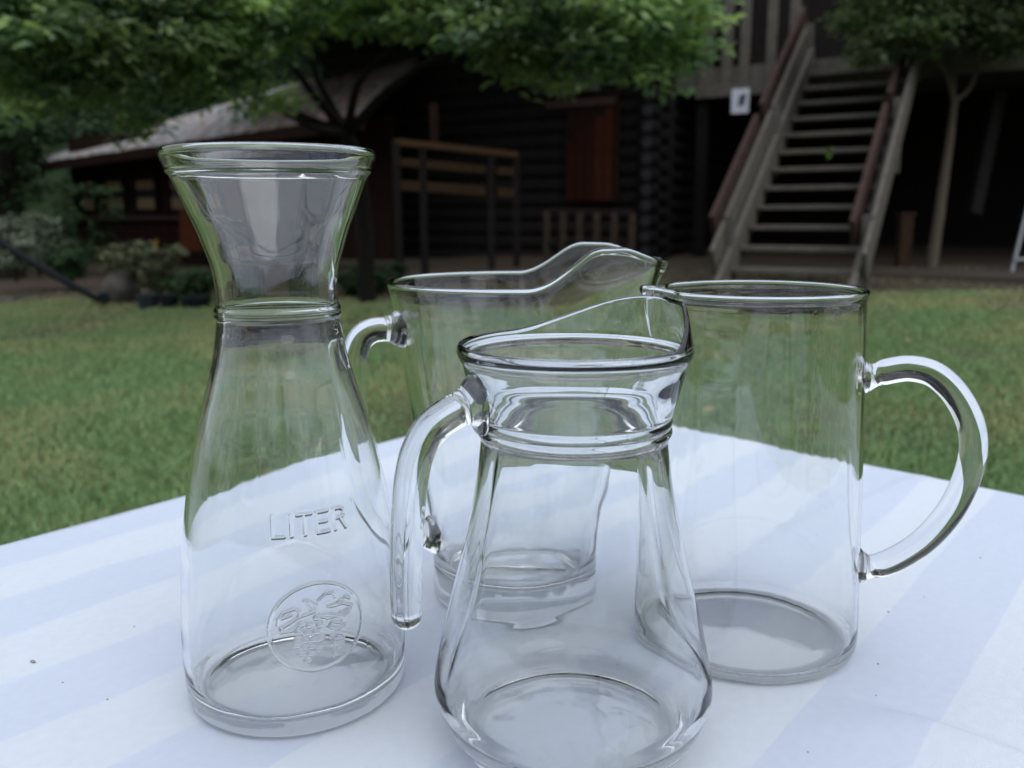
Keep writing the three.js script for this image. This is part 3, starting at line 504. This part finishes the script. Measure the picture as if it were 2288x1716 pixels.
// ------------------------------------------------------------------ the four glass vessels
const glassMat = (name, r, g, b) => new THREE.MeshPhysicalMaterial({ name, color: rgb(r, g, b), roughness: 0, metalness: 0, transmission: 1, thickness: 0.004, ior: 1.5, specularIntensity: 1 });
const G = { clear: glassMat('clear glass', 0.985, 0.993, 0.99), cool: glassMat('cool clear glass', 0.98, 0.99, 0.992), thin: glassMat('thin clear glass', 0.988, 0.995, 0.99) };
// spec: [radius mm, height mm, name of the part from here on]; the outline runs from the middle of the underside up the outside, over the rim and down the inside
function outline(spec, res) {
  const out = [], n = spec.length, q = (i) => spec[Math.max(0, Math.min(n - 1, i))]; let name = spec[0][2];
  for (let i = 0; i < n - 1; i++) {
    name = spec[i][2] ?? name; const [p0, p1, p2, p3] = [q(i - 1), q(i), q(i + 1), q(i + 2)], L = Math.hypot(p2[0] - p1[0], p2[1] - p1[1]), k = Math.max(2, Math.ceil(L / res(name, (p1[1] + p2[1]) / 2)));
    const kn = (a, b) => Math.max(1e-4, Math.sqrt(Math.hypot(b[0] - a[0], b[1] - a[1])));
    const t0 = 0, t1 = t0 + kn(p0, p1), t2 = t1 + kn(p1, p2), t3 = t2 + kn(p2, p3);
    for (let j = 0; j < k; j++) {
      const t = lerp(t1, t2, j / k), mix = (a, b, ta, tb) => [0, 1].map((d) => (tb - t) / (tb - ta) * a[d] + (t - ta) / (tb - ta) * b[d]);
      let v; if (i === 0 || i === n - 2) v = [lerp(p1[0], p2[0], j / k), lerp(p1[1], p2[1], j / k)]; else { const a = mix(p0, p1, t0, t1), b = mix(p1, p2, t1, t2), c = mix(p2, p3, t2, t3); v = mix(mix(a, b, t0, t2), mix(b, c, t1, t3), t1, t2); }
      out.push([Math.max(v[0], j || i ? 0.02 : 0) / 1000, v[1] / 1000, name]);
    }
  }
  out.push([spec[n - 1][0] / 1000, spec[n - 1][1] / 1000, name]); return out;
}
// the flat floor, where the light goes straight through, is drawn as two panes: the inner floor and the underside
const floorPane = new THREE.MeshPhysicalMaterial({ name: 'glass floor', color: rgb(0.997, 1, 0.999), roughness: 0, metalness: 0, transmission: 1, thickness: 0, ior: 1.5 });
function vessel(root, prof, thetas, mat, bend, partOf = (n) => n, rOut = 0.0475, rIn = 0.0430) {
  const nt = thetas.length, ns = prof.length, P = [], I = {};
  prof.forEach(([r, y, n], i) => thetas.forEach((th) => { const [rr, yy, dt = 0] = bend(r, y, n, th, i); P.push(rr * Math.cos(th + dt), yy, rr * Math.sin(th + dt)); }));
  const all = [];
  for (let i = 0; i < ns - 1; i++) for (let j = 0; j < nt; j++) {
    const a = i * nt + j, b = i * nt + (j + 1) % nt, c = a + nt, d = b + nt, f = [];
    if (i > 0) f.push(a, c, b); if (i < ns - 2) f.push(b, c, d); else if (i === ns - 2) f.length || 0;
    if (i === 0) { f.length = 0; f.push(b, c, d); }
    all.push(...f); const flat = i < ns / 2 ? prof[i + 1][0] <= rOut && prof[i][1] < 0.004 && 'underside' : prof[i][0] <= rIn && prof[i][1] < 0.02 && 'floor', name = flat || partOf(prof[i][2], thetas[j], prof[i][1], i); (I[name] ??= []).push(...f);
  }
  // the two middle points are each a single place
  const full = new THREE.BufferGeometry(); full.setAttribute('position', new THREE.Float32BufferAttribute(P, 3)); full.setIndex(all); full.computeVertexNormals();
  const nm = full.attributes.normal; for (let j = 0; j < nt; j++) { nm.setXYZ(j, 0, -1, 0); nm.setXYZ((ns - 1) * nt + j, 0, 1, 0); }
  const made = {};
  for (const [name, idx] of Object.entries(I)) {
    const map = new Map(), p = [], n = [], ii = [];
    for (const k of idx) { let v = map.get(k); if (v === undefined) { v = map.size; map.set(k, v); p.push(P[3 * k], P[3 * k + 1], P[3 * k + 2]); n.push(nm.getX(k), nm.getY(k), nm.getZ(k)); } ii.push(v); }
    const g = new THREE.BufferGeometry(); g.setAttribute('position', new THREE.Float32BufferAttribute(p, 3)); g.setAttribute('normal', new THREE.Float32BufferAttribute(n, 3)); g.setIndex(ii);
    made[name] = part(name, g, name === 'floor' || name === 'underside' ? floorPane : mat, root);
  }
  return made;
}
const ringOf = (n, dense) => { const a = []; if (!dense) for (let i = 0; i < n; i++) a.push(i / n * 2 * Math.PI); else { const [t0, t1, k] = dense; for (let i = 0; i < k; i++) a.push(lerp(t0, t1, i / k)); for (let i = 0; i < n; i++) a.push(lerp(t1, t0 + 2 * Math.PI, i / n)); } return a; };
const angle = (a) => Math.atan2(Math.sin(a), Math.cos(a));
// a glass rod swept along a path in a plane through the axis: path of [out, up] in metres, section radii (in the plane, across it)
function rod(az, path, sect, seg = 160, sides = 40, round = [0, 1], power = 2) {
  const D = V(Math.cos(az), 0, Math.sin(az)), c = new THREE.CatmullRomCurve3(path.map(([o, u]) => D.clone().multiplyScalar(o).add(V(0, u, 0))), false, 'centripetal'), side = V(-D.z, 0, D.x), P = [], I = [], L = c.getLength();
  const stations = []; for (let i = 0; i <= seg; i++) stations.push([i / seg, 1]);
  const capN = 8, r0 = sect(0)[0], r1 = sect(1)[0];
  const pre = [], post = [];
  for (let i = 0; i < capN; i++) { const t = i / capN * Math.PI / 2; if (round[0]) pre.push([0, Math.sin(t), -r0 * round[0] * Math.cos(t)]); else if (!i) pre.push([0, 0.001, 0]); }
  for (let i = capN - 1; i >= 0; i--) { const t = i / capN * Math.PI / 2; if (round[1]) post.push([1, Math.max(0.001, Math.sin(t)), r1 * round[1] * Math.cos(t)]); else if (!i) post.push([1, 0.001, 0]); }
  const st = [...pre.map((a) => [a[0], Math.max(a[1], 0.001), a[2]]), ...stations.map(([t, k]) => [t, k, 0]), ...post];
  for (const [t, k, push] of st) {
    const tan = c.getTangentAt(t), q = c.getPointAt(t).addScaledVector(tan, push), nrm = tan.clone().cross(side).normalize(), bin = nrm.clone().cross(tan), [ra, rb] = sect(t, L);
    for (let j = 0; j < sides; j++) { const a = j / sides * 2 * Math.PI, ca = Math.cos(a), sa = Math.sin(a), e = 2 / power, x = Math.sign(ca) * Math.pow(Math.abs(ca), e), y = Math.sign(sa) * Math.pow(Math.abs(sa), e), v = q.clone().addScaledVector(nrm, x * ra * k).addScaledVector(bin, y * rb * k); P.push(v.x, v.y, v.z); }
  }
  for (let i = 0; i < st.length - 1; i++) for (let j = 0; j < sides; j++) { const a = i * sides + j, b = i * sides + (j + 1) % sides; I.push(a, a + sides, b, b, a + sides, b + sides); }
  const g = new THREE.BufferGeometry(); g.setAttribute('position', new THREE.Float32BufferAttribute(P, 3)); g.setIndex(I); g.computeVertexNormals(); return g;
}
const wobble = (r, y, th, amp, seed) => amp * (N(Math.cos(th) * 1.8 + seed, Math.sin(th) * 1.8, y * 9) + 0.12 * N(Math.cos(th) * 7 + seed, Math.sin(th) * 7, y * 5));

// --- carafe with moulded lettering and grapes
const seg2 = (p, a, b) => { const dx = b[0] - a[0], dy = b[1] - a[1], t = Math.min(1, Math.max(0, ((p[0] - a[0]) * dx + (p[1] - a[1]) * dy) / (dx * dx + dy * dy || 1))); return Math.hypot(p[0] - a[0] - t * dx, p[1] - a[1] - t * dy); };
const path2 = (p, pts) => { let d = 9; for (let i = 0; i < pts.length - 1; i++) d = Math.min(d, seg2(p, pts[i], pts[i + 1])); return d; };
// millimetres round the glass from the middle of the letters, and up from their foot line
const letters = [[[[0, 9.2], [0, 0], [4.6, 0]]], [[[7.8, 9.2], [7.8, 0]]], [[[10.6, 8.9], [16.4, 8.9]], [[13.5, 8.9], [13.5, 0]]], [[[23.9, 9], [19, 9], [19, 0], [23.9, 0]], [[19, 4.6], [23.2, 4.6]]], [[[27, 0], [27, 9], [30, 9], [31.6, 8], [31.8, 6.4], [30.8, 5], [27, 4.7]], [[29.6, 4.7], [32, 0]]]].map((l) => l.map((s) => s.map(([x, y]) => [x - 16, y])));
const grapes = [[-6.8, 2.4], [-3.6, 1.3], [0.7, 0.7], [-0.4, 4.2], [-8.3, -1.1], [-4.6, -2.0], [-1.1, -2.1], [-8.7, -4.2], [-5.6, -5.2], [-2.1, -5.6], [0.9, -5.5], [-9.4, -7.1], [-6.3, -8.2], [-3.2, -8.5], [-0.6, -10.4], [-7.8, -11.0], [-3.8, -11.6], [-5.1, -14.2]];
const strokes = [
  [[-14.7, 1.9], [-7.9, 5.6], [-0.3, 7.2]], [[-0.3, 7.2], [0.4, 4.8], [2.8, 3.7], [5.7, 3.6]],
  [[-8.2, 5.9], [-7.3, 7.8], [-9.6, 9.5], [-14.4, 8.3], [-16.7, 5.7], [-17.3, 2.4], [-16.1, -0.6], [-10.9, -0.2], [-8.3, 2.6]], [[-15.3, 5.6], [-11.0, 7.1]],
  [[-0.3, 7.2], [-2.9, 8.5], [-5.4, 12.3], [-3.7, 12.5], [-0.6, 9.8], [0, 7.4]],
  [[0.3, 7.3], [0.9, 11.7], [4.2, 14.1], [7.7, 13.9], [8.4, 11.7]], [[4.9, 8.1], [9, 8.5], [13.5, 10.7], [15.6, 9.2]], [[6, 7.8], [12, 7.9], [16.2, 5.8]], [[16.5, 5.4], [14.7, 3.1], [11.5, 2], [5.7, 4.4], [1.3, 5.2]], [[10.4, 3.8], [14.8, 4.5]],
  [[3.9, 2.9], [8.5, 2.9], [11.4, 1.2], [10.9, -1], [6.6, 0.8], [4.7, -1.4], [8.1, -3.4], [12.3, -2.3]], [[5.6, -5.9], [8, -4.8], [11.5, -6.2], [11, -8.1], [7.2, -7.8], [5.9, -9.2], [8.1, -10.7], [10.5, -10.2]], [[10.2, -10.7], [8.1, -11.9], [6.2, -13.1], [6.7, -15], [8.1, -15.4]],
];
const bump = (d, w) => { const t = d / w; return t < 1 ? Math.pow(1 - t * t, 2) : 0; };
function relief(arc, y) { // metres proud at a place on the outside, arc and height in mm
  let h = 0; const p = [arc, y - 94.8];
  if (y > 92 && y < 107) for (const l of letters) for (const s of l) h = Math.max(h, 1.1 * bump(path2(p, s), 1.2));
  const e = [arc, y - 53.4], rad = Math.hypot(e[0] / 21.1, (e[1] + 0.2) / 19.7);
  if (rad < 1.08) {
    h = Math.max(h, 0.7 * bump(Math.abs(rad - 1) * 20, 0.95));
    if (rad < 0.94) {
      const q = e;
      for (const [gx, gy] of grapes) { const dd = Math.hypot((q[0] - gx) / 1.15, q[1] - gy); if (dd < 1.5) h = Math.max(h, 1.3 * Math.sqrt(1 - Math.pow(dd / 1.5, 2))); }
      for (const s of strokes) h = Math.max(h, 0.8 * bump(path2(q, s), 0.9));
    }
  }
  return h * 0.001;
}
{
  const root = thing('wine_carafe', 'tall clear glass carafe with flared neck, moulded grape emblem and LITER lettering, leftmost', 'carafe', [-0.1083, TABLE + 0.0004, -0.4074]);
  const spec = [[0, 3.2, 'base'], [30, 2.4], [42, 1.3], [45, 0.3], [47, 0], [49.4, 0.4], [51.2, 1.6], [52.3, 3.6], [52.9, 7, 'body'], [53.3, 13], [53.6, 22], [53.65, 30], [53.5, 39], [53.1, 47], [52.5, 56], [51.8, 64], [50.9, 73], [49.9, 81], [48.7, 90], [47.4, 98], [45.9, 107], [44.2, 115], [42.4, 124], [40.3, 132], [38, 141], [35.5, 149], [33, 158], [30.8, 166], [29.1, 175], [28.2, 181], [27.9, 184.2, 'neck_ring'], [28.2, 185], [28.7, 186], [28.5, 187], [28.5, 187.7], [28.7, 188.6], [28.2, 189.7], [27.6, 190.6, 'neck'], [27.35, 195], [27.5, 200], [28.8, 209], [31.2, 217], [34.2, 226], [37.6, 234], [41.2, 243], [43.8, 248.8, 'rim'], [44.6, 249.5], [45.1, 250.4], [45.2, 251.4], [45.8, 253.2], [46.7, 255.6], [47.3, 257.2], [47.3, 258.6], [46.7, 259.6], [45.7, 260.1], [44.5, 260], [43.6, 259.1], [42.8, 257], [41.5, 253], [39.8, 248, 'neck'], [37.2, 242], [33.6, 233.5], [30.1, 225.5], [27.0, 216.5], [24.8, 208.5], [23.6, 200], [23.7, 190], [24.5, 181, 'body'], [26.0, 175], [27.9, 166], [30.3, 158], [32.8, 149], [35.3, 141], [37.8, 132], [39.9, 124], [41.7, 115], [43.4, 107], [44.9, 98], [46.2, 90], [47.4, 81], [48.4, 73], [49.3, 64], [50.0, 56], [50.6, 47], [51.0, 39], [51.1, 30], [51.0, 20], [50.2, 13], [48.4, 9.6, 'base'], [45, 7.2], [42.5, 6.6], [38, 6.5], [20, 7.6], [0, 8]];
  let top = false;
  const prof = outline(spec, (n, y) => (n === 'body' && !top && y > 32 && y < 108 ? 0.28 : n === 'body' || n === 'neck' ? 1.4 : 0.5));
  const rimAt = prof.findIndex((p) => p[2] === 'rim'), inner = (i) => i > rimAt + 5 && prof[i][2] !== 'rim';
  const mid = Math.PI / 2 - 25 * Math.PI / 180;      // where the middle of the emblem faces
  vessel(root, prof, ringOf(150, [mid - 0.46, mid + 0.46, 190]), G.clear, (r, y, n, th, i) => {
    if (i < rimAt && n === 'body' && Math.abs(angle(mid - th)) < 0.47) r += relief(angle(mid - th) * (y > 0.09 ? 47.4 : 52.6), y * 1000);
    if (inner(i) && y > 0.012) r += wobble(r, y, th, 0.00035, 3);
    if (inner(i) && y <= 0.012) y += 0.0005 * N(r * Math.cos(th) * 60, r * Math.sin(th) * 60, 2) * sstep(0, 0.02, r);
    return [r, y];
  }, (n, th, y, i) => { if (i < rimAt && n === 'body') { const a = angle(mid - th) * 50; if (Math.abs(a) < 22.5) { if (y > 0.092 && y < 0.107) return 'lettering'; if (y > 0.0325 && y < 0.0745) return 'grape_emblem'; } } return n; });
}
// --- front jug
{
  const root = thing('glass_jug', 'short stout clear glass jug with ringed neck, raised spout and open ended handle, in front', 'jug', [0.0263, TABLE + 0.0004, -0.3645]);
  const spec = [[0, 2.4, 'base'], [30, 1.8], [42, 1.0], [45.5, 0.2], [47.5, 0], [49.6, 0.6], [51.4, 2.2], [53.4, 4.9], [57.3, 11], [60.1, 18], [61.6, 22.6], [62.0, 25.6, 'body'], [61.6, 30], [60, 39], [57, 53], [53.5, 67], [50, 81], [46.8, 95], [43.8, 109], [41.7, 121], [40.6, 130], [39.9, 136], [39.9, 138.4, 'neck_ring'], [40.8, 139.6], [41.4, 141], [41.3, 142.4], [40.9, 143.6], [41.3, 145], [41.4, 146.6], [41.2, 148], [41.7, 150, 'collar'], [43, 154.5], [44.6, 160], [46.2, 166], [47.4, 170.6, 'rim'], [48.4, 172.2], [49.2, 174.2], [49.4, 176.2, 'spout'], [49.2, 177.4], [48.6, 178.4], [47.8, 178.8], [47.0, 178.4], [46.6, 177.4], [46.4, 176.2, 'rim'], [45.8, 175.3], [44.8, 175.0], [43.9, 174.2], [43.3, 172], [41.5, 166, 'collar'], [39.1, 160], [37.0, 154], [35.8, 149], [35.3, 144.5], [35.2, 140.5, 'body'], [35.9, 136], [37.2, 130.5], [38.6, 124], [40.2, 116], [42.8, 104], [45.8, 92], [49.2, 78], [52.6, 65], [55.8, 52], [58.2, 40], [59.5, 31], [59.6, 25.5], [58.2, 19.5], [55, 13.6, 'base'], [50, 9.2], [44, 6.9], [39, 6.3], [20, 6.2], [0, 6.2]];
  const prof = outline(spec, (n) => (n === 'body' ? 1.3 : n === 'base' ? 0.7 : 0.45));
  const rimAt = prof.findIndex((p) => p[2] === 'spout'), spoutEnd = prof.map((p) => p[2]).lastIndexOf('spout'), aim = -37 * Math.PI / 180;
  vessel(root, prof, ringOf(360), G.cool, (r, y, n, th, i) => {
    const sg = angle(th - aim) * 180 / Math.PI, a = Math.abs(sg), S = sg < 0 ? sstep(88, 6, a) : sstep(80, 34, a);
    if (n === 'spout') {
      const lift = sstep(0.1762, 0.1776, y);
      y += 0.0160 * S * lift; r += (0.0045 * Math.exp(-Math.pow(a / 13, 2)) - 0.0030 * S) * lift; r += (i > (rimAt + spoutEnd) / 2 ? 0.0003 : -0.0003) * S * lift;
    }
    if (i > spoutEnd && n !== 'base') r += wobble(r, y, th, 0.0003, 8);
    if (i > spoutEnd && n === 'body') { // thick ridges down the inside of the wall
      for (const [az, turn] of [[46, -30], [150, 8]]) { const c = (az + turn * sstep(0.085, 0.03, y)) * Math.PI / 180; const d = Math.abs(angle(th - c)); r -= 0.0004 * Math.exp(-Math.pow(d / 0.06, 2)) * sstep(0.03, 0.05, y) * sstep(0.142, 0.13, y); }
    }
    if (i > spoutEnd && n === 'base' && r < 0.05) y += 0.0006 * N(r * Math.cos(th) * 70, r * Math.sin(th) * 70, 6) * sstep(0, 0.015, r);
    return [r, y];
  });
  const path = [[0.0436, 0.1565], [0.0470, 0.1562], [0.0554, 0.1537], [0.0643, 0.1482], [0.0698, 0.1400], [0.0728, 0.1300], [0.0745, 0.1180], [0.0757, 0.1055], [0.0764, 0.0923], [0.0767, 0.0809], [0.0767, 0.0722]];
  part('handle', rod(155 * Math.PI / 180, path, (t) => { const k = 1 + 0.42 * sstep(0.085, 0.0, t), q = lerp(0.0070, 0.0062, t) * k; return [q * (1 + 0.35 * sstep(0.07, 0, t)), q * 1.02]; }, 200, 48, [0, 1], 2.25), G.cool, root);
}
// --- straight tall mug-like jug on the right
{
  const root = thing('glass_pitcher', 'tall straight sided thin glass pitcher with round loop handle at its right', 'pitcher', [0.1287, TABLE + 0.0004, -0.4572]);
  const spec = [[0, 2, 'base'], [40, 1.3], [50, 0.5], [53.5, 0], [56.4, 0.6], [58.3, 2.3], [59.2, 5], [59.4, 9, 'body'], [58.9, 25], [57.6, 60], [56.2, 100], [54.6, 140], [53.2, 175], [52.65, 186.5], [52.7, 188.4, 'rim'], [53.2, 189.6], [53.5, 191], [53.2, 192.4], [52.2, 193.2], [51.1, 192.7], [50.55, 191.3], [50.6, 189], [50.8, 186, 'body'], [51.5, 175], [52.9, 140], [54.5, 100], [55.9, 60], [57.2, 25], [57.4, 11], [56.5, 6.4, 'base'], [54, 4.2], [49, 3.3], [40, 3.2], [20, 3.7], [0, 4]];
  const prof = outline(spec, (n) => (n === 'body' ? 1.6 : 0.45)), rimAt = prof.findIndex((p) => p[2] === 'rim'), aim = -178 * Math.PI / 180;
  vessel(root, prof, ringOf(320), G.thin, (r, y, n, th, i) => {
    const a = Math.abs(angle(th - aim)) * 180 / Math.PI, w = sstep(0.160, 0.191, y);
    r += w * (0.0085 * Math.exp(-Math.pow(a / 9, 2)) - 0.0022 * Math.exp(-Math.pow((a - 21) / 9, 2))); y += 0.0012 * w * w * Math.exp(-Math.pow(a / 12, 2));
    if (i > rimAt + 8 && n === 'body') r += wobble(r, y, th, 0.00022, 12) + 0.00006 * N(th * 9, y * 6, 3);
    return [r, y];
  }, undefined, 0.0535, 0.0490);
  const path = [[0.0518, 0.1486], [0.0560, 0.1487], [0.0600, 0.1497], [0.0662, 0.1519], [0.0751, 0.1534], [0.0851, 0.1515], [0.0932, 0.1458], [0.1007, 0.1362], [0.1062, 0.1241], [0.1078, 0.1125], [0.1068, 0.1020], [0.1036, 0.0895], [0.0976, 0.0758], [0.0858, 0.0597], [0.0700, 0.0478], [0.0640, 0.0462], [0.0600, 0.0458], [0.0566, 0.0458]];
  part('handle', rod(15 * Math.PI / 180, path, (t, L) => { const e = Math.min(t, 1 - t) * 0.19, flare = 0.55 * Math.exp(-Math.pow(e / 0.0045, 2)) - 0.12 * Math.exp(-Math.pow((e - 0.0085) / 0.003, 2)); const q = 0.0066 * (1 + flare); return [q * 1.0, q * 1.03]; }, 320, 48, [0, 0]), G.thin, root);
}
// --- beer pitcher at the back
{
  const root = thing('beer_pitcher', 'large tapered thick glass pitcher with wide wavy spout standing behind the front jug', 'pitcher', [0.001, TABLE + 0.0004, -0.5175]);
  const spec = [[0, 3, 'base'], [33, 2.4], [43, 1.2], [46, 0.2], [47.6, 0], [49.4, 0.7], [50.4, 2.4], [50.7, 5], [50.5, 13], [50.4, 28, 'body'], [51.7, 43], [53.8, 58], [56, 73], [58.2, 88], [60.4, 103], [62.3, 118], [64.2, 133], [66, 148], [68, 163], [70.4, 178], [72.2, 187.6], [72.9, 190.4, 'rim'], [73.2, 191.8], [72.6, 193.3], [71.2, 193.9], [69.7, 193.3], [69.0, 191.6], [68.7, 189.5, 'body'], [66.8, 178], [64.4, 163], [62.4, 148], [60.6, 133], [58.7, 118], [56.7, 103], [54.5, 88], [52.3, 73], [50.0, 58], [47.9, 43], [46.4, 31], [45, 24.5, 'base'], [42, 19.8], [37, 17.4], [28, 16.4], [12, 15.9], [0, 15.8]];
  const prof = outline(spec, (n) => (n === 'body' ? 1.5 : 0.5)), rimAt = prof.findIndex((p) => p[2] === 'rim'), aim = -1 * Math.PI / 180;
  vessel(root, prof, ringOf(360), G.clear, (r, y, n, th, i) => {
    const s = angle(th - aim) * 180 / Math.PI, a = Math.abs(s), w = sstep(0.155, 0.192, y), rise = sstep(86, 46, a) * (1 - 0.42 * sstep(34, 3, a)), in_ = i > rimAt + 6;
    y += 0.0195 * rise * w; r += w * (0.0175 * Math.exp(-Math.pow(a / 17, 2)) - 0.0052 * Math.exp(-Math.pow((a - 52) / 20, 2)));
    if (in_ && y > 0.02) r += wobble(r, y, th, 0.0004, 18); if (in_ && y > 0.15 && a < 20) r -= 0.0016 * w * Math.exp(-Math.pow(a / 10, 2));
    if (in_ && n === 'base' && r < 0.04) y += 0.0008 * N(r * Math.cos(th) * 60, r * Math.sin(th) * 60, 9) * sstep(0, 0.01, r);
    return [r, y];
  }, undefined, 0.046, 0.034);
  const path = [[0.0672, 0.1678], [0.0710, 0.1679], [0.0770, 0.1681], [0.0845, 0.1674], [0.0905, 0.1635], [0.0942, 0.1550], [0.0957, 0.1430], [0.0957, 0.1300], [0.0953, 0.1119], [0.0943, 0.0907], [0.0908, 0.0728], [0.0820, 0.0575], [0.0700, 0.0480], [0.0580, 0.0440], [0.0508, 0.0430]];
  part('handle', rod(160 * Math.PI / 180, path, (t) => { const e = Math.min(t, 1 - t), k = 1 + 0.55 * Math.pow(sstep(0.075, 0.005, e), 2); return [0.0068 * k, 0.0090 * k]; }, 260, 48, [0, 0], 2.6), G.clear, root);
}

renderer.render(scene, camera);
